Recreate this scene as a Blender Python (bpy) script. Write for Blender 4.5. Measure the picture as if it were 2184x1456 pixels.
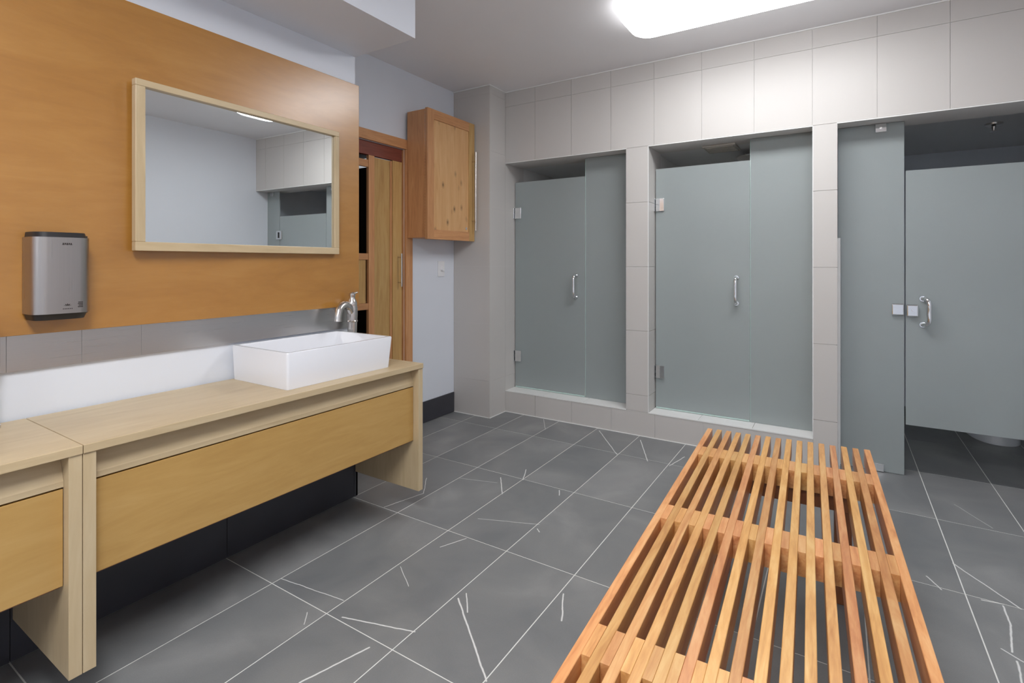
import bpy, bmesh, math, random
from mathutils import Vector, Matrix
random.seed(7)
for o in list(bpy.data.objects): bpy.data.objects.remove(o, do_unlink=True)
sc = bpy.context.scene
C = sc.collection

# ------------------------------------------------------------------ camera
cam = bpy.data.cameras.new('camera'); camo = bpy.data.objects.new('camera', cam); C.objects.link(camo)
cam.sensor_width = 36.0; cam.lens = 1106.57 / 2184 * 36.0
cam.shift_y = -(728 - 560.33) / 2184
cam.clip_start = 0.02
camo.location = (0, 0, 1.145)
camo.rotation_euler = (math.radians(90), 0, math.radians(32.268))
sc.camera = camo
# ------------------------------------------------------------------ world, exposure
w = bpy.data.worlds.new('world'); sc.world = w; w.use_nodes = True
w.node_tree.nodes['Background'].inputs[0].default_value = (.8, .85, .9, 1)
w.node_tree.nodes['Background'].inputs[1].default_value = .15
sc.view_settings.view_transform = 'Standard'
sc.view_settings.look = 'None'
sc.view_settings.exposure = 1.55
sc.view_settings.gamma = 1.0
sc.view_settings.use_curve_mapping = False
LAMP_FRONT, LAMP_REAR, LAMP_RIM = 5.2, 11.8, 1.5
sc.cycles.max_bounces = 6; sc.cycles.diffuse_bounces = 4; sc.cycles.glossy_bounces = 3; sc.cycles.transmission_bounces = 4
sc.cycles.use_light_tree = False; sc.cycles.adaptive_threshold = .02

# ------------------------------------------------------------------ material helpers
def lin(r, g, b):
    f = lambda c: ((c/255+.055)/1.055)**2.4 if c/255 > .04045 else c/255/12.92
    return (f(r), f(g), f(b), 1)
class NT:
    def __init__(s, name):
        s.m = bpy.data.materials.new(name); s.m.use_nodes = True
        s.t = s.m.node_tree; s.b = s.t.nodes['Principled BSDF']; s.out = s.t.nodes['Material Output']
    def n(s, typ, **kw):
        nd = s.t.nodes.new(typ)
        for k, v in kw.items(): setattr(nd, k, v)
        return nd
    def l(s, a, b): s.t.links.new(a, b)
    def math(s, op, a, b=None, clamp=False):
        nd = s.n('ShaderNodeMath', operation=op, use_clamp=clamp)
        for i, v in enumerate((a, b)):
            if v is None: continue
            if isinstance(v, (int, float)): nd.inputs[i].default_value = v
            else: s.l(v, nd.inputs[i])
        return nd.outputs[0]
    def mix(s, fac, a, b):
        nd = s.n('ShaderNodeMix', data_type='RGBA')
        for sock, v in ((nd.inputs[0], fac), (nd.inputs[6], a), (nd.inputs[7], b)):
            if isinstance(v, (int, float, tuple)): sock.default_value = v
            else: s.l(v, sock)
        return nd.outputs[2]
    def ramp(s, fac, stops):
        nd = s.n('ShaderNodeValToRGB'); s.l(fac, nd.inputs[0]); e = nd.color_ramp.elements
        while len(e) < len(stops): e.new(.5)
        for i, (p, c) in enumerate(stops): e[i].position = p; e[i].color = c
        return nd.outputs[0]
def plain(name, col, rough=.5, metal=0, spec=.5, noise=.03, nscale=6):
    k = NT(name); k.b.inputs['Roughness'].default_value = rough; k.b.inputs['Metallic'].default_value = metal
    k.b.inputs['Specular IOR Level'].default_value = spec
    tc = k.n('ShaderNodeTexCoord'); ns = k.n('ShaderNodeTexNoise'); ns.inputs['Scale'].default_value = nscale; ns.inputs['Detail'].default_value = 1
    k.l(tc.outputs['Object'], ns.inputs['Vector'])
    a = tuple(max(0, c*(1-noise)) for c in col[:3])+(1,); b = tuple(min(1, c*(1+noise)) for c in col[:3])+(1,)
    k.l(k.mix(ns.outputs[0], a, b), k.b.inputs['Base Color'])
    return k.m
def wood(name, dark, mid, light, axis, rough=.35, scale=1.0, vary=.15, knots=0, stretch=12, contrast=1.0, coat=0, hue=0):
    k = NT(name)
    tc = k.n('ShaderNodeTexCoord'); mp = k.n('ShaderNodeMapping'); oi = k.n('ShaderNodeObjectInfo')
    sc_ = [stretch, stretch, stretch]; sc_[axis] = 1.0
    mp.inputs['Scale'].default_value = [v*scale for v in sc_]
    ad = k.n('ShaderNodeVectorMath', operation='ADD'); cb = k.n('ShaderNodeCombineXYZ')
    r = k.math('MULTIPLY', oi.outputs['Random'], 17.0)
    for i in range(3): k.l(r, cb.inputs[i])
    k.l(tc.outputs['Object'], ad.inputs[0]); k.l(cb.outputs[0], ad.inputs[1]); k.l(ad.outputs[0], mp.inputs['Vector'])
    n1 = k.n('ShaderNodeTexNoise'); n1.inputs['Scale'].default_value = 1.6; n1.inputs['Detail'].default_value = 5; n1.inputs['Roughness'].default_value = .6; n1.inputs['Distortion'].default_value = 1.2
    k.l(mp.outputs[0], n1.inputs['Vector'])
    n2 = k.n('ShaderNodeTexNoise'); n2.inputs['Scale'].default_value = 9; n2.inputs['Detail'].default_value = 3
    k.l(mp.outputs[0], n2.inputs['Vector'])
    f = k.math('ADD', k.math('MULTIPLY', n1.outputs[0], .75), k.math('MULTIPLY', n2.outputs[0], .25))
    h = .22/contrast
    col = k.ramp(f, [(.5-h, dark), (.5, mid), (.5+h, light)])
    hv = k.n('ShaderNodeHueSaturation')
    k.l(col, hv.inputs['Color'])
    k.l(k.math('ADD', k.math('MULTIPLY', oi.outputs['Random'], vary*2), 1-vary), hv.inputs['Value'])
    if hue: k.l(k.math('ADD', k.math('MULTIPLY', k.math('FRACT', k.math('MULTIPLY', oi.outputs['Random'], 7.31)), hue*2), .5-hue), hv.inputs['Hue'])
    if coat:
        k.b.inputs['Coat Weight'].default_value = coat; k.b.inputs['Coat Roughness'].default_value = .27
    col = hv.outputs[0]
    if knots:
        mp2 = k.n('ShaderNodeMapping'); s2 = [1, 1, 1]; s2[axis] = .6; mp2.inputs['Scale'].default_value = s2
        mp2.inputs['Location'].default_value = (3.1, .37, .2)
        k.l(tc.outputs['Object'], mp2.inputs['Vector'])
        vo = k.n('ShaderNodeTexVoronoi'); vo.inputs['Scale'].default_value = knots; k.l(mp2.outputs[0], vo.inputs['Vector'])
        kf = k.ramp(vo.outputs['Distance'], [(.05, (1, 1, 1, 1)), (.13, (.35, .35, .35, 1)), (.25, (0, 0, 0, 1))])
        col = k.mix(kf, col, tuple(c*.35 for c in dark[:3])+(1,))
    k.l(col, k.b.inputs['Base Color'])
    k.b.inputs['Roughness'].default_value = rough
    return k.m
def metal(name, col, rough, axis=None):
    k = NT(name); k.b.inputs['Metallic'].default_value = 1; k.b.inputs['Roughness'].default_value = rough
    tc = k.n('ShaderNodeTexCoord'); mp = k.n('ShaderNodeMapping'); k.l(tc.outputs['Object'], mp.inputs['Vector'])
    s = [60, 60, 60]
    if axis is not None: s = [400, 400, 400]; s[axis] = 3
    mp.inputs['Scale'].default_value = s
    ns = k.n('ShaderNodeTexNoise'); ns.inputs['Scale'].default_value = 1; k.l(mp.outputs[0], ns.inputs['Vector'])
    k.l(k.mix(ns.outputs[0], tuple(c*.9 for c in col[:3])+(1,), col), k.b.inputs['Base Color'])
    if axis is not None:
        k.l(k.math('ADD', k.math('MULTIPLY', ns.outputs[0], .15), rough-.07), k.b.inputs['Roughness'])
    return k.m

M = {}
M['paint'] = plain('painted_wall', lin(226, 230, 238), .55, noise=.012)
M['ceiling'] = plain('painted_ceiling', lin(244, 243, 245), .7, noise=.01)
M['walltile'] = plain('greige_tile', lin(203, 199, 195), .4, spec=.3, noise=.02, nscale=3)
M['wgrout'] = plain('tile_grout', lin(216, 214, 211), .8)
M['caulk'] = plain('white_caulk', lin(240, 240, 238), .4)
M['fgrout'] = plain('floor_grout', lin(226, 226, 222), .85, noise=.12, nscale=30)
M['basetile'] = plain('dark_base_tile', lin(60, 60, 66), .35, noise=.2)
M['white'] = plain('white_plastic', lin(236, 236, 238), .35, noise=.01)
M['ceramic'] = plain('white_ceramic', lin(232, 233, 238), .08, noise=.008)
M['chrome'] = metal('chrome', (.86, .87, .88, 1), .08)
M['nickel'] = metal('brushed_nickel', (.72, .69, .66, 1), .22)
M['steelY'] = metal('brushed_steel_sheet', (.58, .57, .56, 1), .3, 1)
M['steelZ'] = metal('brushed_steel_cover', (.46, .43, .41, 1), .3, 2)
M['black'] = plain('black_plastic', lin(32, 31, 33), .45)
M['darkprint'] = plain('dark_print', lin(52, 46, 44), .6)
M['vent'] = plain('pale_vent_plastic', lin(190, 186, 178), .6)
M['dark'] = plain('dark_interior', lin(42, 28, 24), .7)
M['stallceil'] = plain('stall_ceiling_paint', lin(225, 225, 226), .7, noise=.01)
M['ply'] = wood('birch_plywood', lin(160, 108, 44), lin(174, 121, 53), lin(185, 134, 66), 1, .3, scale=1.3, vary=.0, stretch=4.5, contrast=.8, coat=1.0)
M['maple'] = wood('maple', lin(188, 165, 128), lin(200, 178, 142), lin(208, 188, 154), 1, .38, scale=1.2, vary=.03, stretch=8)
M['mapleZ'] = wood('maple_upright', lin(188, 165, 128), lin(200, 178, 142), lin(208, 188, 154), 2, .38, scale=1.2, vary=.03, stretch=8)
M['vpanel'] = wood('honey_veneer', lin(178, 138, 78), lin(189, 150, 88), lin(198, 160, 100), 1, .36, scale=1.4, vary=.03, stretch=7, contrast=.8)
M['vbox'] = wood('carcass_ply', lin(130, 84, 60), lin(145, 98, 72), lin(158, 110, 84), 1, .5, vary=.02)
M['bench'] = wood('oiled_hardwood', lin(190, 128, 76), lin(214, 156, 98), lin(228, 182, 124), 1, .32, scale=2.0, vary=.14, stretch=9, contrast=1.3, hue=.011)
M['bench_leg'] = wood('oiled_hardwood_leg', lin(110, 62, 36), lin(130, 78, 46), lin(150, 92, 56), 2, .45, scale=2.0)
M['redwood'] = wood('reddish_stained_pine', lin(180, 124, 80), lin(206, 149, 101), lin(217, 163, 116), 2, .35, scale=1.6, vary=.06)
M['redwoodY'] = wood('reddish_stained_rail', lin(180, 124, 80), lin(206, 149, 101), lin(217, 163, 116), 1, .35, scale=1.6, vary=.06)
M['darkred'] = wood('dark_red_header', lin(112, 56, 44), lin(130, 68, 54), lin(142, 78, 62), 1, .35, scale=1.6, vary=.03)
M['yellowpine'] = wood('yellow_pine', lin(176, 134, 80), lin(196, 156, 98), lin(208, 174, 118), 2, .35, scale=1.4, vary=.05)
M['knotty'] = wood('knotty_pine', lin(206, 154, 102), lin(218, 170, 118), lin(226, 184, 134), 2, .35, scale=1.4, vary=.02, knots=13)
# mirror
k = NT('mirror_silver'); k.b.inputs['Metallic'].default_value = 1; k.b.inputs['Roughness'].default_value = .0
k.b.inputs['Base Color'].default_value = (.84, .87, .87, 1); M['mirror'] = k.m
# frosted glass: rough transmission with a milky etched face
k = NT('frosted_glass')
k.b.inputs['Base Color'].default_value = (.90, .95, .94, 1); k.b.inputs['Roughness'].default_value = .36
k.b.inputs['IOR'].default_value = 1.3; k.b.inputs['Transmission Weight'].default_value = 1.0
df = k.n('ShaderNodeBsdfDiffuse'); df.inputs[0].default_value = (.70, .76, .76, 1)
mx = k.n('ShaderNodeMixShader'); mx.inputs[0].default_value = .33
k.l(k.b.outputs[0], mx.inputs[1]); k.l(df.outputs[0], mx.inputs[2]); k.l(mx.outputs[0], k.out.inputs[0]); M['frost'] = k.m
M['glassedge'] = plain('polished_glass_edge', lin(190, 212, 206), .1)
# lamp diffuser
for nm, st in (('lamp', LAMP_FRONT), ('lamp_rear', LAMP_REAR), ('lamp_rim', LAMP_RIM)):
    k = NT('lit_diffuser'); k.b.inputs['Base Color'].default_value = (.9, .9, .9, 1)
    k.b.inputs['Emission Color'].default_value = (.965, .98, 1, 1); k.b.inputs['Emission Strength'].default_value = st; M[nm] = k.m
# dark stone floor tile with the white veins seen on this floor (x0, y0, x1, y1, strength)
VEINS = [(-1.859,2.093,-1.748,1.944,.7),(-1.806,1.738,-1.75,1.943,.8),(-1.529,2.309,-1.414,2.149,1),(-1.469,2.473,-1.414,2.346,.9),(-1.194,2.338,-1.167,2.286,.9),(-1.711,2.186,-1.509,2.244,.5),(-1.835,3.34,-1.713,3.143,.6),(-1.388,3.313,-1.125,2.957,1),(-1.089,3.28,-.938,2.953,1),(-.812,2.951,-.774,3.134,1),(-1.369,1.884,-1.112,1.985,.5),(-1.101,1.949,-1.081,1.929,.8),(-1.361,1.614,-1.313,1.721,.8),(-1.711,1.144,-1.424,1.185,.6),(-1.359,1.125,-1.115,1.201,.9),(-1.246,.886,-1.184,1.08,1),(-1.101,1.399,-.961,1.284,1),(-.961,1.284,-.818,1.164,1),(-1.093,1.436,-1.032,1.361,.8),(-1.4,1.43,-1.291,1.358,.45),(-1.434,1.039,-1.475,1.081,.5),(.365,2.569,.508,2.352,1),(.462,2.342,.458,2.231,1),(.458,2.231,.429,2.077,1),(.408,2.343,.466,2.354,.9),(.269,2.414,.302,2.342,.9),(.46,3.202,.559,3.002,.45),(.406,2.078,.447,2.042,.9),(.432,2.036,.421,1.939,1),(-.809,1.613,-.752,1.49,.9)]
k = NT('dark_stone_tile')
geo = k.n('ShaderNodeNewGeometry')
ns = k.n('ShaderNodeTexNoise'); ns.inputs['Scale'].default_value = 22; ns.inputs['Detail'].default_value = 3; k.l(geo.outputs['Position'], ns.inputs['Vector'])
off = k.n('ShaderNodeVectorMath', operation='SUBTRACT'); k.l(ns.outputs['Color'], off.inputs[0]); off.inputs[1].default_value = (.5, .5, .5)
offs = k.n('ShaderNodeVectorMath', operation='SCALE'); k.l(off.outputs[0], offs.inputs[0]); offs.inputs[3].default_value = .007
P = k.n('ShaderNodeVectorMath', operation='ADD'); k.l(geo.outputs['Position'], P.inputs[0]); k.l(offs.outputs[0], P.inputs[1])
Pf = k.n('ShaderNodeVectorMath', operation='MULTIPLY'); k.l(P.outputs[0], Pf.inputs[0]); Pf.inputs[1].default_value = (1, 1, 0)
best = None
for (x0, y0, x1, y1, st) in VEINS:
    d = Vector((x1-x0, y1-y0, 0)); L2 = d.length_squared
    a = k.n('ShaderNodeVectorMath', operation='SUBTRACT'); k.l(Pf.outputs[0], a.inputs[0]); a.inputs[1].default_value = (x0, y0, 0)
    dt = k.n('ShaderNodeVectorMath', operation='DOT_PRODUCT'); k.l(a.outputs[0], dt.inputs[0]); dt.inputs[1].default_value = d/L2
    cl = k.math('MULTIPLY', dt.outputs['Value'], 1.0, True)
    sv = k.n('ShaderNodeVectorMath', operation='SCALE'); sv.inputs[0].default_value = d; k.l(cl, sv.inputs[3])
    ds = k.n('ShaderNodeVectorMath', operation='DISTANCE'); k.l(a.outputs[0], ds.inputs[0]); k.l(sv.outputs[0], ds.inputs[1])
    v = k.math('MULTIPLY', ds.outputs['Value'], 1/(.0036*st))
    best = v if best is None else k.math('MINIMUM', best, v)
vein = k.ramp(best, [(.35, (1, 1, 1, 1)), (1.0, (0, 0, 0, 1))])
oi = k.n('ShaderNodeObjectInfo')
n2 = k.n('ShaderNodeTexNoise'); n2.inputs['Scale'].default_value = 2.6; n2.inputs['Detail'].default_value = 6; n2.inputs['Distortion'].default_value = .6
cmb = k.n('ShaderNodeVectorMath', operation='ADD'); k.l(geo.outputs['Position'], cmb.inputs[0])
cx_ = k.n('ShaderNodeCombineXYZ'); k.l(k.math('MULTIPLY', oi.outputs['Random'], 20), cx_.inputs[2]); k.l(cx_.outputs[0], cmb.inputs[1]); k.l(cmb.outputs[0], n2.inputs['Vector'])
base = k.ramp(n2.outputs[0], [(.3, lin(122, 124, 126)), (.55, lin(138, 139, 139)), (.8, lin(160, 160, 159))])
n3 = k.n('ShaderNodeTexNoise'); n3.inputs['Scale'].default_value = 260; k.l(geo.outputs['Position'], n3.inputs['Vector'])
base = k.mix(k.math('MULTIPLY', n3.outputs[0], .18), base, lin(52, 52, 54))
k.l(k.mix(vein, base, lin(226, 226, 224)), k.b.inputs['Base Color']); k.b.inputs['Roughness'].default_value = .42
M['floortile'] = k.m

# ------------------------------------------------------------------ geometry helpers
def box(bm, x0, x1, y0, y1, z0, z1, bev=0, seg=2):
    vs = [bm.verts.new(p) for p in ((x0,y0,z0),(x1,y0,z0),(x1,y1,z0),(x0,y1,z0),(x0,y0,z1),(x1,y0,z1),(x1,y1,z1),(x0,y1,z1))]
    fs = [bm.faces.new([vs[i] for i in q]) for q in ((3,2,1,0),(4,5,6,7),(0,1,5,4),(1,2,6,5),(2,3,7,6),(3,0,4,7))]
    if bev:
        ed = list({e for f in fs for e in f.edges})
        bmesh.ops.bevel(bm, geom=ed, offset=bev, segments=seg, affect='EDGES', profile=.5)
    return bm
def B(x0, x1, y0, y1, z0, z1, bev=0, seg=2): return box(bmesh.new(), x0, x1, y0, y1, z0, z1, bev, seg)
def rrect(x0, x1, y0, y1, z, r, n=5):
    pts = []
    for cx, cy, a0 in ((x1-r, y1-r, 0), (x0+r, y1-r, 90), (x0+r, y0+r, 180), (x1-r, y0+r, 270)):
        for i in range(n+1):
            a = math.radians(a0+90*i/n); pts.append((cx+r*math.cos(a), cy+r*math.sin(a), z))
    return pts
def ell(cx, cy, rx, ry, z, n=32, p=2.0):
    out = []
    for i in range(n):
        a = 2*math.pi*i/n; c, s = math.cos(a), math.sin(a)
        out.append((cx+rx*math.copysign(abs(c)**(2/p), c), cy+ry*math.copysign(abs(s)**(2/p), s), z))
    return out
def loft(rings, cap0=True, cap1=True, bm=None):
    bm = bm or bmesh.new(); R = [[bm.verts.new(p) for p in r] for r in rings]; n = len(R[0])
    for a, b in zip(R, R[1:]):
        for i in range(n): bm.faces.new((a[i], a[(i+1) % n], b[(i+1) % n], b[i]))
    if cap0: bm.faces.new(list(reversed(R[0])))
    if cap1: bm.faces.new(R[-1])
    return bm
def tube(path, rad, n=12, bm=None):
    path = [Vector(p) for p in path]; rads = rad if isinstance(rad, (list, tuple)) else [rad]*len(path)
    rings = []; up = None
    for i, p in enumerate(path):
        t = (path[min(i+1, len(path)-1)]-path[max(i-1, 0)]).normalized()
        if up is None: up = t.orthogonal().normalized()
        u = (up - t*up.dot(t)).normalized(); v = t.cross(u); up = u
        rings.append([p+(u*math.cos(2*math.pi*j/n)+v*math.sin(2*math.pi*j/n))*rads[i] for j in range(n)])
    return loft(rings, bm=bm)
def cyl(p0, p1, r0, r1=None, n=20, bm=None): return tube([p0, p1], [r0, r0 if r1 is None else r1], n, bm)
def bez(pts, n=8):
    # Catmull-Rom through pts
    P = [Vector(p) for p in pts]; P = [P[0]*2-P[1]]+P+[P[-1]*2-P[-2]]; out = []
    for i in range(1, len(P)-2):
        for j in range(n):
            t = j/n; a, b, c, d = P[i-1:i+3]
            out.append(.5*((2*b)+(c-a)*t+(2*a-5*b+4*c-d)*t*t+(3*b-a-3*c+d)*t**3))
    out.append(P[-2]); return out
def obj(name, bm, mat, parent=None, smooth=None, bake=True):
    """one mesh object; vertices arrive in world space and are stored relative to the parent thing"""
    bmesh.ops.recalc_face_normals(bm, faces=bm.faces[:])
    if parent is not None and bake:
        org = Vector(parent['origin']) if 'origin' in parent else Vector((0, 0, 0))
        for v in bm.verts: v.co -= org
    me = bpy.data.meshes.new(name); bm.to_mesh(me); bm.free()
    me.materials.append(M[mat] if isinstance(mat, str) else mat)
    if smooth is not None:
        me.shade_smooth() if hasattr(me, 'shade_smooth') else None
        me.set_sharp_from_angle(angle=math.radians(smooth))
    o = bpy.data.objects.new(name, me); C.objects.link(o)
    if parent is not None:
        o.parent = parent
        if 'origin' in parent and bake: o['origin'] = parent['origin']
    return o
def tag(o, label, cat, group=None):
    o['label'] = label; o['category'] = cat
    if group: o['group'] = group
    return o
def thing(name, label, cat, loc, rotz=0, group=None):
    o = bpy.data.objects.new(name, None); C.objects.link(o); o.empty_display_size = .05
    o.location = loc; o.rotation_euler = (0, 0, rotz); o['origin'] = tuple(loc)
    return tag(o, label, cat, group)
def single(name, bm, mat, label, cat, loc, smooth=None, group=None):
    for v in bm.verts: v.co -= Vector(loc)
    o = obj(name, bm, mat, None, smooth); o.location = loc
    return tag(o, label, cat, group)
def struct(name, bm, mat, label, parent=None):
    o = obj(name, bm, mat, parent)
    o['kind'] = 'structure'; o['label'] = label
    return o
def copy_tree(root, d, label):
    def cp(o, par):
        c = o.copy(); C.objects.link(c); c.parent = par
        for ch in o.children: cp(ch, c)
        return c
    r = cp(root, None); r.location = root.location + Vector(d); r['label'] = label
    return r

# ------------------------------------------------------------------ main dimensions (metres)
WL = -2.015   # vanity wall face
WR = -2.518   # recessed wall face
SW = 3.355    # tiled shower wall face
SB = 3.63     # its rear face
GL = 3.490    # glass line
CE = 2.46     # ceiling
XR = 1.225     # right wall
YB = -3.9     # wall behind the camera
YC = 1.745    # outside corner of the vanity wall
LZ = 1.910    # underside of tiled lintel
CURB = .163

# ------------------------------------------------------------------ structure
fl = bmesh.new(); box(fl, WR-.6, XR+.1, YB-.1, SW+.02, -.06, -.0008); box(fl, -.06, XR+.1, SW+.02, 5.3, -.06, -.0008)
floor = struct('floor', fl, 'fgrout', 'dark grey stone tile floor with pale grout lines and white veins')
xs = [-1.715+.2975*i for i in range(-3, 11)]; ys = [1.11+.622*i for i in range(-9, 8)]
tm = {}
def ftile(x0, x1, y0, y1):
    w_, d_ = round(x1-x0, 4), round(y1-y0, 4)
    if w_ < .02 or d_ < .02: return
    if (w_, d_) not in tm:
        bm = box(bmesh.new(), .002, w_-.002, .002, d_-.002, -.008, 0)
        me = bpy.data.meshes.new('tile'); bmesh.ops.recalc_face_normals(bm, faces=bm.faces[:]); bm.to_mesh(me); bm.free(); me.materials.append(M['floortile']); tm[(w_, d_)] = me
    o = bpy.data.objects.new('tile', tm[(w_, d_)]); C.objects.link(o); o.parent = floor; o.location = (x0, y0, 0)
for i in range(len(xs)-1):
    for j in range(len(ys)-1):
        x0, x1, y0, y1 = xs[i], min(xs[i+1], XR), ys[j], ys[j+1]
        y0 = max(y0, YB)
        x0 = max(x0, WR)
        if x1 <= WL+.01: y0 = max(y0, YC)
        ymax = SW if x1 < .01 else 5.18
        if x0 < 0 < x1 and y1 > SW:
            if y0 < SW: ftile(x0, x1, y0, SW)
            ftile(0, x1, max(y0, SW), min(y1, 5.18)); continue
        y1 = min(y1, ymax)
        if y1 > y0 and x1 > x0: ftile(x0, x1, y0, y1)

struct('ceiling', B(WR-.6, XR+.1, YB-.1, SW+.02, CE, CE+.08), 'ceiling', 'smooth pale grey painted ceiling')
struct('wall_left', B(WR-.55, WL, YB-.1, YC, 0, CE), 'paint', 'pale grey painted wall behind the vanity and plywood panel')
b_ = bmesh.new()
TCY0, TCY1, TCZ = 1.98, 2.605, 1.919     # hole for the built-in cabinet
box(b_, WR-.1, WR, YC, TCY0, 0, CE); box(b_, WR-.1, WR, TCY0, TCY1, TCZ, CE); box(b_, WR-.1, WR, TCY1, SB, 0, CE)
struct('wall_recess', b_, 'paint', 'pale grey painted wall of the recess behind the wall cabinet')
struct('wall_right', B(XR, XR+.1, YB-.1, 5.3, 0, CE), 'paint', 'plain pale grey wall seen only in the mirror')
struct('wall_back', B(WL, XR+.1, YB-.1, YB, 0, CE), 'paint', 'plain pale grey wall opposite the showers')
struct('wall_bulkhead', B(WL, -1.618, YB, YC, 2.156, CE), 'paint', 'boxed painted bulkhead along the ceiling above the plywood panel')
# tiled column in the corner
col = struct('wall_column', B(WR+.001, -2.1815, 3.1456, SB, 0, CE), 'wgrout', 'greige tiled column in the corner beside the first shower')
zz = [0, .27, .695, 1.12, 1.546, 1.972, 2.398, CE]
for a, b in zip(zz, zz[1:]):
    obj('tile', B(WR+.002, -2.187, 3.144, 3.152, a+.0004, b-.0004), 'walltile', col)
    obj('tile', B(-2.188, -2.180, 3.145, SW, a+.0004, b-.0004), 'walltile', col)
    obj('tile', B(-2.188, -2.180, SW+.001, SB, a+.0004, b-.0004), 'walltile', col)
# shower wall core: lintel, piers, curb
b_ = bmesh.new()
box(b_, -2.18, XR, SW+.0036, SB, LZ, CE)
box(b_, -1.207, -1.066, SW+.0036, SB, 0, LZ); box(b_, -.122, -.016, SW+.0036, SB, 0, LZ)
box(b_, -2.18, -1.207, SW+.0036, SB, 0, CURB-.006); box(b_, -1.066, -.122, SW+.0036, SB, 0, CURB-.006)
sw = struct('wall_shower', b_, 'wgrout', 'greige tiled wall with two shower openings and a stall opening')
def wt(x0, x1, z0, z1, y0=SW, y1=SW+.008, g=.0011):
    obj('tile', B(x0+g, x1-g, y0, y1, z0+g, z1-g), 'walltile', sw)
lx = [-2.179]+[-1.916+.2978*i for i in range(12)]
lx = [x for x in lx if x < XR-.05]+[XR]
for a, b in zip(lx, lx[1:]):
    wt(a, b, LZ+.003, 2.343); wt(a, b, 2.343, CE-.006)
for x0, x1 in ((-1.210, -1.063), (-.125, -.013)):
    for a, b in zip([CURB if x0 < -1 else 0, .27, .695, 1.12, 1.546], [.27, .695, 1.12, 1.546, LZ+.003]): wt(x0, x1, a, b)
cx = [-2.179, -1.915, -1.616, -1.316, -1.017, -.715, -.420, -.125]
for a, b in zip(cx, cx[1:]): wt(a, b, 0, CURB-.004)
# inner faces of the openings
def jt(x0, x1, y0, y1, z0, z1): obj('tile', B(x0, x1, y0, y1, z0, z1), 'walltile', sw)
zj = [CURB, .27, .695, 1.12, 1.546, LZ]
for a, b in zip(zj, zj[1:]):
    jt(-1.066, -1.060, SW+.001, SB, a+.001, b-.001); jt(-1.213, -1.207, SW+.001, SB, a+.001, b-.001); jt(-.128, -.122, SW+.001, SB, a+.001, b-.001)
zj = [0, .27, .695, 1.12, 1.546, LZ]
for a, b in zip(zj, zj[1:]): jt(-.016, -.010, SW+.001, SB, a+.001, b-.001)
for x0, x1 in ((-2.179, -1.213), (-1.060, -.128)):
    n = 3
    for i in range(n): obj('sill_tile', B(x0+(x1-x0)*i/n+.001, x0+(x1-x0)*(i+1)/n-.001, SW+.001, SB, CURB-.006, CURB), 'caulk', sw)  # curb top coloured white: its bright light reflection is painted in
# bright edge trims and caulk lines (real thin beads)
tr = bmesh.new()
box(tr, -2.18, XR, SW-.004, SW+.004, CE-.007, CE-.0005); box(tr, -2.186, -2.176, 3.142, SW, CE-.007, CE-.0005); box(tr, WR+.001, -2.18, 3.138, 3.146, CE-.007, CE-.0005)
struct('trim_1', tr, 'caulk', 'thin white caulk bead where tiled wall meets ceiling')
tr = bmesh.new()
for x0, x1 in ((-2.178, -1.210), (-1.063, -.125), (-.013, XR-.001)): box(tr, x0, x1, SW-.001, SW+.004, LZ-.002, LZ+.003)
for x in (-1.0635, -.1285): box(tr, x, x+.004, SW-.001, SW+.004, CURB, LZ)
for x0, x1 in ((-2.178, -1.210), (-1.063, -.125)): box(tr, x0, x1, SW-.002, SW+.006, CURB-.005, CURB+.001)
struct('trim_2', tr, 'caulk', 'thin white edge trim around the tiled openings')
tr = bmesh.new()
box(tr, -2.18, -.013, SW-.004, SW, -.002, .004); box(tr, -2.184, -2.176, 3.140, SW, -.002, .004); box(tr, WR, -2.18, 3.140, 3.146, -.002, .004)
struct('trim_3', tr, 'caulk', 'pale caulk bead along the foot of the tiled wall')
struct('trim_4', B(-.0115, .004, GL-.034, GL-.008, 0, 1.285, .001), 'caulk', 'white strip on the lower pier edge beside the stall panel')
# shower and stall interiors
SI = 4.62
b_ = bmesh.new(); box(b_, -2.30, -2.18, SB, SI, 0, LZ+.3); box(b_, -1.19, -1.08, SB, SI, 0, LZ+.3); box(b_, -.10, -.016, SB, SI, 0, LZ+.3); box(b_, -2.3, -.016, SI, SI+.08, 0, LZ+.3)
wi = struct('wall_inner', b_, 'wgrout', 'tiled inner walls of the two shower cubicles')
for x0, x1 in ((-2.178, -1.192), (-1.078, -.102)):
    n = 3
    for i in range(n):
        for a, b in zip([.02, .27, .695, 1.12, 1.546], [.27, .695, 1.12, 1.546, LZ]):
            obj('tile', B(x0+(x1-x0)*i/n+.001, x0+(x1-x0)*(i+1)/n-.001, SI-.008, SI+.002, a+.001, b-.001), 'walltile', wi)
struct('ceiling_shower', B(-2.18, -.016, SB, SI, LZ, LZ+.06), 'stallceil', 'low plaster ceiling inside the shower cubicles')
struct('floor_shower', B(-2.18, -.016, SB, SI, 0, .03), 'white', 'pale shower tray floor inside the cubicles')
b_ = bmesh.new(); box(b_, -.10, XR+.1, 5.18, 5.3, 0, 2.4); box(b_, -.10, -.016, SI, 5.18, 0, 2.4)
struct('wall_stall', b_, 'paint', 'grey painted inner walls of the toilet stall')
struct('ceiling_stall', B(-.016, XR, SB, 5.18, 2.0, 2.08), 'stallceil', 'grey plaster ceiling inside the toilet stall')
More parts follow.
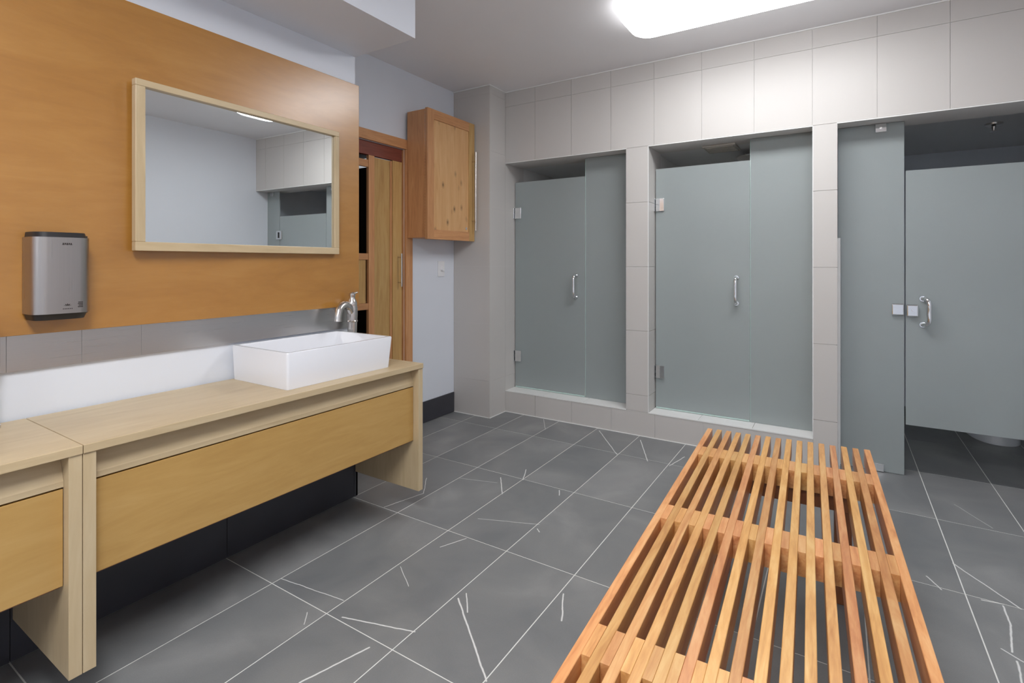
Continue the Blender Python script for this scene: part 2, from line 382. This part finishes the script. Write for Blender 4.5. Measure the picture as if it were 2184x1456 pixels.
# dark stone baseboards
def baseb(name, label, spans, axis, face, z1, t=.009):
    root = None
    for i, (a, b) in enumerate(spans):
        bm = B(face, face+t, a+.001, b-.001, .003, z1) if axis == 'y' else B(a+.001, b-.001, face, face+t, .003, z1)
        if root is None: root = struct(name, bm, 'basetile', label)
        else: obj('tile', bm, 'basetile', root)
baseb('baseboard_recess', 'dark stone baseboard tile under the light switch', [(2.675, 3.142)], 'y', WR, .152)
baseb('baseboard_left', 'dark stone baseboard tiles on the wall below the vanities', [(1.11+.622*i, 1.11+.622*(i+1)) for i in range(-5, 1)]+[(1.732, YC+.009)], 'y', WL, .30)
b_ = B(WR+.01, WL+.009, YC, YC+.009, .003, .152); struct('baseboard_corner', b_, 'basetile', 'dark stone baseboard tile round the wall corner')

# ------------------------------------------------------------------ lighting fixtures
def ceiling_light(x0, x1, y0, y1, label, lm='lamp'):
    t = thing('ceiling_light', label, 'ceiling light', ((x0+x1)/2, (y0+y1)/2, CE), 0, 'wraparound ceiling lights')
    obj('housing', loft([rrect(x0+.02, x1-.02, y0+.02, y1-.02, CE-.0005, .07), rrect(x0+.02, x1-.02, y0+.02, y1-.02, CE-.012, .07)]), 'white', t, 30)
    ring = lambda ins, z: rrect(x0+ins, x1-ins, y0+ins, y1-ins, z, max(.10-ins, .03), 5)
    rim = obj('diffuser_rim', loft([ring(.004, CE-.010), ring(0, CE-.02), ring(0, CE-.055), ring(.006, CE-.0755)], cap1=False), 'lamp_rim', t, 50)
    obj('diffuser', loft([ring(.006, CE-.0755), ring(.03, CE-.088), ring(.075, CE-.096)], cap0=False), lm, t, 50)
ceiling_light(-.955, .225, 2.452, 2.83, 'lit white wraparound ceiling light in front of the showers')
ceiling_light(-.955, .225, -.25, .128, 'lit white wraparound ceiling light above the viewer, outside the picture', 'lamp_rear')

ceiling_light(-.955, .225, -2.95, -2.572, 'added fill light shaped as a ceiling light, far behind the viewer, outside the picture', 'lamp_rear')  # unseen fixture added as even fill on the shower wall and viewer-facing sides

# ------------------------------------------------------------------ plywood panel, mirror, backsplash
single('plywood_panel', B(WL+.0005, -1.995, YB+.3, 1.753, .936, 2.013, .0015), 'ply', 'large honey brown plywood sheet covering the upper left wall', 'wall panel', (WL, 0, .936))
t = thing('framed_mirror', 'rectangular mirror in pale maple frame on the plywood', 'mirror', (-1.995, 1.612, 1.185), math.radians(1.2))
y0, y1, z0, z1, fw, X0, X1 = .778, 1.612, 1.185, 1.753, .030, -1.9945, -1.968
obj('glass', B(X0, -1.982, y0+fw-.004, y1-fw+.006, z0+fw-.004, z1-fw+.008), 'mirror', t)
for nm, a in (('frame_rail', (y0, y1, z0, z0+fw)), ('frame_rail', (y0, y1, z1-fw*.75, z1)), ('frame_stile', (y0, y0+fw, z0+fw, z1-fw*.75)), ('frame_stile', (y1-fw*.75, y1, z0+fw, z1-fw*.75))):
    obj(nm, B(X0, X1, *a, .002), 'maple' if nm == 'frame_rail' else 'mapleZ', t)
t = thing('steel_backsplash', 'brushed steel backsplash strip under the plywood sheet', 'backsplash', (WL, 1.2, .83))
se = [-2.0, -1.2, -.4, .48, .654, .818, YC+.004]
for a, b in zip(se, se[1:]): obj('steel_sheet', B(WL+.0005, WL+.010, a+.0002, b-.0002, .832, .9355, .0004), 'steelY', t)

# ------------------------------------------------------------------ towel dispenser
t = thing('paper_towel_dispenser', 'brushed steel hand towel dispenser with black caps on plywood', 'dispenser', (-1.995, .585, .99))
def drr(y0, y1, x1, z, r, n=5):   # plan outline flat on the wall, rounded at the front
    x0 = -1.9945; pts = [(x0, y0, z), (x0, y1, z)]
    for i in range(n+1):
        a = math.radians(90-90*i/n); pts.append((x1-r+r*math.cos(a), y1-r+r*math.sin(a), z))
    for i in range(n+1):
        a = math.radians(0-90*i/n); pts.append((x1-r+r*math.cos(a), y0+r+r*math.sin(a), z))
    return pts
DX = -1.905
obj('cover', loft([drr(.511, .648, DX, .998, .032), drr(.511, .648, DX, 1.219, .032)]), 'steelZ', t, 35)
obj('top_cap', loft([drr(.516, .643, DX-.004, 1.219, .03), drr(.518, .641, DX-.012, 1.234, .03)]), 'black', t, 35)
obj('bottom_cap', loft([drr(.520, .639, DX-.012, .980, .03), drr(.515, .644, DX-.004, .998, .03)]), 'black', t, 35)
obj('back_plate', B(-1.9945, -1.985, .648, .662, .99, 1.228), 'black', t)
mk = bmesh.new()   # worn maker's lettering near the top: row of short strokes in an oval
for i, dy in enumerate((-.0105, -.006, -.0015, .003, .0075)):
    box(mk, DX-.0005, DX+.0006, .587+dy, .587+dy+.0032, 1.199-.002*(i % 2 == 0), 1.203)
box(mk, DX-.0005, DX+.0006, .575, .600, 1.1975, 1.1985)
obj('maker_mark', mk, 'darkprint', t)
mk = bmesh.new()   # lotus emblem
for a in (-60, -30, 0, 30, 60):
    s, c = math.sin(math.radians(a)), math.cos(math.radians(a))
    p = [(DX+.0004, .588+s*.003, 1.018+c*.001), (DX+.0004, .588+s*.007-c*.0022, 1.018+c*.005), (DX+.0004, .588+s*.011, 1.018+c*.009), (DX+.0004, .588+s*.007+c*.0022, 1.018+c*.005)]
    f_ = [mk.verts.new(q) for q in p]; g_ = [mk.verts.new((q[0]-.001, q[1], q[2])) for q in p]
    mk.faces.new(f_); mk.faces.new(g_[::-1])
    for i in range(4): mk.faces.new((f_[i], f_[(i+1) % 4], g_[(i+1) % 4], g_[i]))
for i in range(6): box(mk, DX-.0005, DX+.0005, .577+i*.004, .5795+i*.004, 1.010, 1.0125)
obj('emblem', mk, 'darkprint', t)
mk = bmesh.new()
for i, wd in enumerate((.012, .010, .012, .011)): box(mk, DX-.0005, DX+.0006, .624-wd, .624, 1.014+.0045*i, 1.0168+.0045*i)
obj('warning_print', mk, 'darkprint', t)

# ------------------------------------------------------------------ vanities
def vanity(y0, y1, label):
    t = thing('vanity', label, 'vanity', (WL, (y0+y1)/2, .124), 0, 'wall-hung vanities')
    xf = -1.589; xb = WL+.011; th = .028
    obj('top', B(xb, xf+.002, y0+.0008, y1-.0008, .671, .693, .0015), 'maple', t)
    obj('end_panel', B(xb, xf-.002, y0+.0008, y0+th, .124, .6708, .001), 'mapleZ', t)
    obj('end_panel', B(xb, xf-.002, y1-th, y1-.0008, .124, .6708, .001), 'mapleZ', t)
    a, b = y0+th+.0005, y1-th-.0005
    pr_ = [(-1.672, .5916), (-1.6215, .5916), (-1.6215, .606), (-1.648, .6704), (-1.672, .6704)]
    obj('pull_rail', loft([[(x, yy, z) for x, z in pr_] for yy in (a, b)]), 'maple', t)
    obj('drawer_front', B(-1.645, -1.622, a+.001, b-.001, .347, .5865, .001), 'vpanel', t)
    obj('carcass', B(xb, -1.646, a, b, .334, .5915), 'vbox', t)
vanity(.521, 1.766, 'pale maple wall-hung vanity unit carrying the white basin')
vanity(-.724, .521, 'pale maple wall-hung vanity unit cut off at the left edge')
# ------------------------------------------------------------------ basin
def basin(d, label):
    x0, x1, y0, y1, z0, z1 = -1.995, -1.642, 1.120+d, 1.630+d, .6935, .826
    t = thing('basin', label, 'sink', ((x0+x1)/2, (y0+y1)/2, z0), 0, 'rectangular basins')
    rg = [rrect(x0+.002, x1-.010, y0+.008, y1-.012, z0, .008), rrect(x0, x1-.001, y0+.001, y1-.001, z1-.004, .009), rrect(x0+.002, x1-.003, y0+.003, y1-.003, z1, .009)]
    i = .016
    rg += [rrect(x0+i, x1-i, y0+i, y1-i, z1, .014), rrect(x0+i+.003, x1-i-.003, y0+i+.003, y1-i-.003, z1-.006, .014), rrect(x0+i+.02, x1-i-.02, y0+i+.035, y1-i-.05, z0+.035, .03), rrect(x0+i+.05, x1-i-.05, y0+i+.08, y1-i-.09, z0+.022, .03)]
    obj('bowl', loft(rg), 'ceramic', t, 40)
    yc, xc = (y0+y1)/2, (x0+x1)/2
    obj('drain', loft([ell(xc, yc, .024, .024, z0+.0225, 24), ell(xc, yc, .024, .024, z0+.026, 24), ell(xc, yc, .018, .018, z0+.028, 24)]), 'chrome', t, 40)
basin(0, 'white rectangular vessel basin on the right vanity')
basin(-1.262, 'white rectangular vessel basin on the vanity outside the left picture edge')
# ------------------------------------------------------------------ faucet
def faucet(dy, label):
    fx, fy, fz = -1.955, 1.676+dy, .6935
    t = thing('faucet', label, 'faucet', (fx, fy, fz), 0, 'basin faucets')
    Z = lambda pairs: loft([ell(fx, fy, r*1.2, r*1.2, z, 24) for r, z in pairs])
    obj('body', Z([(.027, fz), (.027, fz+.008), (.021, fz+.016), (.0185, fz+.05), (.0175, .80), (.019, .86), (.021, .90), (.021, .930), (.0185, .944)]), 'nickel', t, 40)
    obj('collar', Z([(.0205, .866), (.0225, .870), (.0205, .874)]), 'nickel', t, 40)
    h = obj('handle', Z([(.0185, .944), (.0195, .952), (.016, .966), (.011, .978), (.0105, .984), (.0125, .990), (.012, 1.000), (.006, 1.006)]), 'nickel', t, 40)
    obj('lever', tube(bez([(fx, fy, .996), (fx+.006, fy+.010, 1.001), (fx+.010, fy+.024, 1.004)], 4), [.006, .006, .006, .0055, .005, .005, .0045, .004, .004], 10), 'nickel', h, 60)
    sp = bez([(fx+.003, fy-.008, .912), (fx+.008, fy-.030, .940), (fx+.014, fy-.058, .950), (fx+.021, fy-.090, .934), (fx+.026, fy-.102, .904), (fx+.027, fy-.105, .878)], 6)
    n = len(sp); obj('spout', tube(sp, [.019-.003*i/n for i in range(n-3)]+[.0165, .0175, .0175], 14), 'nickel', t, 50)
    obj('lift_rod', cyl((fx-.006, fy+.030, .86), (fx-.006, fy+.030, .945), .003, n=10), 'nickel', t, 40)
faucet(0, 'brushed nickel gooseneck faucet behind the white basin')
faucet(-1.252, 'brushed nickel faucet barely showing at the left picture edge')

# ------------------------------------------------------------------ built-in tall cabinet
t = thing('tall_cabinet', 'built-in reddish wood cabinet with open shelves in the recess', 'cabinet', (WR, 2.3, 0))
F = WR+.018
def pc(name, mat, *a, par=None, bev=.001): return obj(name, B(*a, bev), mat, par or t)
pc('casing_top', 'redwoodY', WR+.0005, F, 1.92, 2.671, TCZ+.001, 1.984)
pc('casing_side', 'redwood', WR+.0005, F, 2.606, 2.671, .002, 1.9185)
pc('casing_side', 'redwood', WR+.0005, F, 1.92, 1.979, .002, 1.9185)
pc('header', 'darkred', WR-.040, WR-.012, TCY0+.001, TCY1-.008, 1.832, TCZ-.002)
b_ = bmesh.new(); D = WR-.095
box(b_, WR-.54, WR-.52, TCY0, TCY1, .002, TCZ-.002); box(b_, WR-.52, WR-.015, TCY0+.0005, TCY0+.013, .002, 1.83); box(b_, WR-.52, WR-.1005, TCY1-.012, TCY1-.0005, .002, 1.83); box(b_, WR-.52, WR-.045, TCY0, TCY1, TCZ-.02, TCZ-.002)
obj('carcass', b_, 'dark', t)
X0, X1 = WR-.034, WR-.012
pc('jamb', 'redwood', WR-.1, WR-.0005, 2.5985, 2.6045, .002, TCZ-.003)
pc('stile', 'redwood', X0, X1, 2.302, 2.350, .004, 1.8315)
pc('shelf_rail', 'redwoodY', X0, X1-.003, TCY0+.014, 2.3015, 1.755, 1.800)
pc('shelf_rail', 'redwoodY', X0, X1-.003, TCY0+.014, 2.3015, 1.165, 1.205)
pc('shelf_rail', 'redwoodY', X0, X1-.003, TCY0+.014, 2.3015, .848, .888)
pc('shelf', 'redwoodY', WR-.5, X0-.001, TCY0+.014, 2.585, 1.167, 1.187)
pc('shelf', 'redwoodY', WR-.5, X0-.001, TCY0+.014, 2.585, .850, .870)
pc('drawer_front', 'yellowpine', X0-.004, X0+.010, TCY0+.014, 2.288, .8885, 1.1645)
d = pc('door', 'yellowpine', WR-.046, WR-.022, 2.3505, 2.500, .004, 1.826)
pc('door_batten', 'redwood', WR-.0218, WR-.017, 2.492, 2.5095, .004, 1.826, par=d)
pc('door_stile', 'yellowpine', WR-.040, WR-.010, 2.510, 2.5955, .004, 1.830, par=d)
hb = bmesh.new(); hx = WR+.022
cyl((hx, 2.560, .985), (hx, 2.560, 1.208), .006, n=12, bm=hb); cyl((WR-.0099, 2.560, 1.012), (hx, 2.560, 1.012), .004, n=10, bm=hb); cyl((WR-.0099, 2.560, 1.182), (hx, 2.560, 1.182), .004, n=10, bm=hb)
h = obj('handle', hb, 'nickel', d, 40); h['label'] = 'brushed steel bar handle'
# ------------------------------------------------------------------ wall cabinet
t = thing('hanging_cabinet', 'knotty pine wall cabinet hung in the corner over the switch', 'cabinet', (WR, 2.87, 1.305))
ya, yb, za, zb, xf = 2.612, 3.136, 1.305, 2.180, -2.312
pc('wall_batten', 'redwood', WR+.0005, WR+.0185, 2.675, yb-.004, za+.010, zb-.006)
pc('carcass', 'redwood', WR+.019, xf-.024, ya+.004, yb-.004, za+.010, zb-.006, bev=.0015)
bm = bmesh.new(); x0, x1 = xf-.022, xf; sw_ = .066
dr = pc('door', 'knotty', x0, xf-.008, ya+sw_-.004, yb-sw_+.004, za+sw_-.004, zb-sw_+.004)
pc('door_stile', 'redwood', x0, x1, ya, ya+sw_, za, zb, par=dr, bev=.0015)
pc('door_stile', 'yellowpine', x0, x1, yb-sw_, yb, za, zb, par=dr, bev=.0015)
pc('door_rail', 'redwoodY', x0, x1-.0005, ya+sw_, yb-sw_, za, za+sw_, par=dr, bev=.0015)
pc('door_rail', 'redwoodY', x0, x1-.0005, ya+sw_, yb-sw_, zb-sw_, zb, par=dr, bev=.0015)
hb = bmesh.new(); hx = xf+.034; hy = yb-.030
cyl((hx, hy, 1.385), (hx, hy, 1.965), .006, n=12, bm=hb)
for z in (1.455, 1.895): cyl((xf+.0002, hy, z), (hx, hy, z), .004, n=10, bm=hb)
h = obj('handle', hb, 'nickel', dr, 40); h['label'] = 'brushed steel bar handle'
hb = bmesh.new(); cyl((xf-.008, yb-sw_-.03, za+sw_+.025), (xf-.003, yb-sw_-.03, za+sw_+.025), .010, n=16, bm=hb); obj('lock', hb, 'chrome', dr, 40)
b_ = bmesh.new()
for i in range(40): box(b_, xf-.0236, xf-.0222, ya+.0005, ya+.004, za+.02+i*.021, za+.034+i*.021)
obj('piano_hinge', b_, 'nickel', dr)
# ------------------------------------------------------------------ light switch
t = thing('light_switch', 'white rotary dimmer switch plate below the wall cabinet', 'switch', (WR, 2.991, 1.1))
pc('plate', 'white', WR+.0005, WR+.007, 2.954, 3.028, 1.043, 1.158, bev=.002)
obj('knob', cyl((WR+.0072, 2.994, 1.098), (WR+.026, 2.994, 1.098), .014, .012, 24), 'white', t, 40)
# ------------------------------------------------------------------ glass panels and doors
def slab(name, x0, x1, z0, z1, parent, y=GL, th=.010):
    o = obj(name, B(x0, x1, y, y+th, z0, z1, .0008, 1), 'frost', parent); return o
def dhandle(parent, x, z0, z1, y=GL, sgn=-1, r=.0108, dx=0.0):
    # tubular pull on its two stand-offs
    yy = y if sgn < 0 else y+.010; e = .042*sgn
    p = bez([(x, yy, z0), (x+dx*.6, yy+e*.7, z0+.002), (x+dx, yy+e, z0+.024), (x+dx, yy+e, (z0+z1)/2), (x+dx, yy+e, z1-.024), (x+dx*.6, yy+e*.7, z1-.002), (x, yy, z1)], 5)
    h = obj('handle', tube(p, r, 12), 'chrome', parent, 60); h['label'] = 'chrome pull handle'
    for z in (z0, z1): obj('rosette', cyl((x, yy, z), (x, yy+.006*sgn, z), .0165, .0145, 20), 'chrome', h, 40)
def hinge(parent, xw, z, xg):
    s = 1 if xg > xw else -1
    h = obj('hinge', B(min(xw+s*.010, xg), max(xw+s*.010, xg), GL-.011, GL-.0002, z-.043, z+.043, .002), 'chrome', parent); h['label'] = 'chrome glass hinge'
    obj('wall_plate', B(min(xw+s*.0005, xw+s*.007), max(xw+s*.0005, xw+s*.007), GL-.022, GL+.026, z-.043, z+.043, .001), 'chrome', h)
    for dz in (-.022, .022): obj('knuckle', cyl((xw+s*.0085, GL-.006, z+dz-.012), (xw+s*.0085, GL-.006, z+dz+.012), .005, n=12), 'black', h, 40)
DT = 1.778
def shower(xl, xm, xr, n, hx):
    lab = ('frosted glass shower door beside the tiled column', 'frosted glass shower door between the two tiled piers')[n]
    t = thing('shower_door', lab, 'shower door', (xl, GL, CURB+.006), 0, 'frosted shower doors')
    slab('glass', xl+.008, xm-.002, CURB+.012, DT, t)
    obj('sweep', B(xl+.010, xm-.004, GL-.001, GL+.011, CURB+.0025, CURB+.0115), 'glassedge', t)
    for z in (1.535, .412): hinge(t, xl, z, xl+.066)
    dhandle(t, hx, .893, 1.052); dhandle(t, hx, .893, 1.052, sgn=1)
    lab = ('narrow fixed frosted panel right of the first shower door', 'fixed frosted panel right of the second shower door')[n]
    t = thing('fixed_glass_panel', lab, 'glass panel', ((xm+xr)/2, GL, CURB), 0, 'fixed shower panels')
    slab('glass', xm+.002, xr-.001, CURB+.0015, LZ-.0025, t)
    obj('edge_seal', B(xm-.0005, xm+.0018, GL-.001, GL+.011, CURB+.003, LZ-.004), 'glassedge', t)
shower(-2.180, -1.570, -1.213, 0, -1.645)
shower(-1.060, -.466, -.128, 1, -.545)
# stall front
t = thing('stall_panel', 'floor-standing frosted glass panel left of the stall door', 'glass panel', (.14, GL, 0), 0, 'stall panels')
slab('glass', -.008, .2945, .003, LZ-.003, t)
c_ = obj('clip', B(.166, .217, GL-.012, GL-.0002, LZ-.050, LZ-.003, .002), 'chrome', t); obj('screw', cyl((.191, GL-.012, LZ-.027), (.191, GL-.014, LZ-.027), .005, n=12), 'nickel', c_, 40)
obj('floor_clip', B(.155, .205, GL-.012, GL-.0002, .003, .045, .002), 'chrome', t)
lk = obj('lock_keep', B(.238, .2935, GL-.016, GL-.0002, .862, .925, .006, 3), 'chrome', t); lk['label'] = 'chrome lock keep'
t = thing('stall_door', 'raised frosted glass stall door with lock and pull handle', 'stall door', (.66, GL, .276))
slab('glass', .301, 1.018, .276, 1.640, t)
lk = obj('lock', B(.303, .354, GL-.020, GL-.0002, .858, .922, .006, 3), 'chrome', t); lk['label'] = 'chrome thumb-turn lock'
obj('thumb_turn', cyl((.330, GL-.0202, .892), (.330, GL-.030, .892), .006, .005, 14), 'chrome', lk, 40)
dhandle(t, .373, .817, .955, dx=.022); dhandle(t, .373, .817, .955, sgn=1, dx=.022)
for z in (.48, 1.44): 
    h = obj('hinge', B(.975, 1.065, GL-.012, GL-.0002, z-.045, z+.045, .002), 'chrome', t); obj('pin', cyl((1.021, GL-.014, z-.03), (1.021, GL-.014, z+.03), .007, n=12), 'black', h, 40)
t = thing('stall_panel', 'fixed frosted glass panel at the stall\'s right wall, seen in the mirror', 'glass panel', (1.12, GL, 0), 0, 'stall panels')
slab('glass', 1.024, XR-.001, .003, LZ-.003, t)
obj('clip', B(1.115, 1.165, GL-.012, GL-.0002, LZ-.050, LZ-.003, .002), 'chrome', t)
# ------------------------------------------------------------------ shower fittings, sprinkler, toilet
t = thing('exhaust_vent', 'square pale vent on the second shower\'s ceiling', 'vent', (-.64, 3.64, LZ))
obj('grille', B(-.76, -.56, 3.535, 3.755, LZ-.014, LZ-.0005, .004), 'vent', t)
for i in range(7): obj('louvre', B(-.745, -.575, 3.555+i*.027, 3.571+i*.027, LZ-.018, LZ-.0142), 'vent', t)
t = thing('rain_shower', 'round chrome rain shower head under the second shower\'s ceiling', 'shower head', (-.485, 3.86, LZ))
obj('arm', cyl((-.485, 3.86, LZ-.0005), (-.485, 3.86, 1.885), .010, n=14), 'chrome', t, 40)
obj('rose', loft([ell(-.485, 3.86, r, r, z, 36) for r, z in ((.015, 1.886), (.03, 1.880), (.118, 1.872), (.12, 1.866), (.116, 1.860))]), 'nickel', t, 40)
t = thing('fire_sprinkler', 'small pendant fire sprinkler on the stall ceiling', 'sprinkler', (.80, 4.27, 2.0))
obj('escutcheon', loft([ell(.80, 4.27, r, r, z, 28) for r, z in ((.045, 1.9995), (.042, 1.990), (.022, 1.980))]), 'nickel', t, 40)
obj('body', cyl((.80, 4.27, 1.981), (.80, 4.27, 1.955), .012, .008, 14), 'nickel', t, 40)
obj('deflector', cyl((.80, 4.27, 1.954), (.80, 4.27, 1.951), .018, n=20), 'nickel', t, 40)
t = thing('toilet', 'white toilet whose base shows under the stall door', 'toilet', (.875, 4.8, 0))
tx = .855
obj('pedestal', loft([ell(tx, yc, rx, ry, z, 36, 2.3) for yc, rx, ry, z in ((4.65, .135, .275, .001), (4.65, .134, .273, .03), (4.66, .120, .25, .10), (4.65, .125, .25, .20), (4.63, .165, .30, .30), (4.62, .185, .33, .37), (4.62, .185, .33, .385))]), 'ceramic', t, 50)
obj('seat', loft([ell(tx, 4.61, .188, .32, .3855, 36, 2.2), ell(tx, 4.61, .19, .322, .395, 36, 2.2), ell(tx, 4.61, .186, .318, .403, 36, 2.2)]), 'white', t, 50)
obj('lid', loft([ell(tx, 4.62, .186, .315, .4035, 36, 2.2), ell(tx, 4.62, .186, .315, .415, 36, 2.2), ell(tx, 4.63, .16, .28, .422, 36, 2.2)]), 'white', t, 50)
obj('tank', loft([rrect(tx-.18, tx+.18, 4.945, 5.175, .395, .03), rrect(tx-.20, tx+.20, 4.935, 5.178, .74, .03)]), 'ceramic', t, 40)
obj('tank_lid', loft([rrect(tx-.21, tx+.21, 4.925, 5.179, .7405, .03), rrect(tx-.21, tx+.21, 4.925, 5.179, .77, .03)]), 'ceramic', t, 40)
obj('flush_lever', tube([(tx-.15, 4.936, .69), (tx-.15, 4.918, .69), (tx-.08, 4.916, .685)], .007, 10), 'chrome', t, 50)

# ------------------------------------------------------------------ slatted bench
t = thing('slatted_bench', 'long slatted hardwood bench standing before the showers', 'bench', (-.483, 2.356, 0), math.radians(2.4))
del t['origin']
ZT, DP, WS, PIT, LEN = .430, .062, .0197, .03755, 2.32
def bo(name, bm, mat): return obj(name, bm, mat, t)
for i in range(16):
    x = i*PIT; ye = .027*(i/15)**1.5 + random.uniform(-.004, .003)
    bo('slat', B(x, x+WS, -LEN, ye, ZT-DP, ZT+random.uniform(-.0006, .0004), .0012, 1), 'bench')
rails = [(-.343, -.246), (-.902, -.810), (-1.488, -1.396), (-2.07, -1.978)]
for a, b in rails:
    for i in range(15):
        x = i*PIT+WS
        bo('spacer_block', B(x+.0002, x+PIT-WS-.0002, a+random.uniform(-.002, .002), b+random.uniform(-.002, .002), ZT-DP, ZT-.0006, .0004, 1), 'bench')
for a, b in (rails[0], rails[3]):
    ym = (a+b)/2
    bo('cross_beam', B(.06, .52, ym-.03, ym+.03, ZT-DP-.055, ZT-DP-.0005, .002), 'bench_leg')
    for x in (.075, .455): bo('leg', B(x, x+.05, ym-.026, ym+.026, .001, ZT-DP-.0555, .002), 'bench_leg')
for o in bpy.data.objects:
    if 'origin' in o: del o['origin']
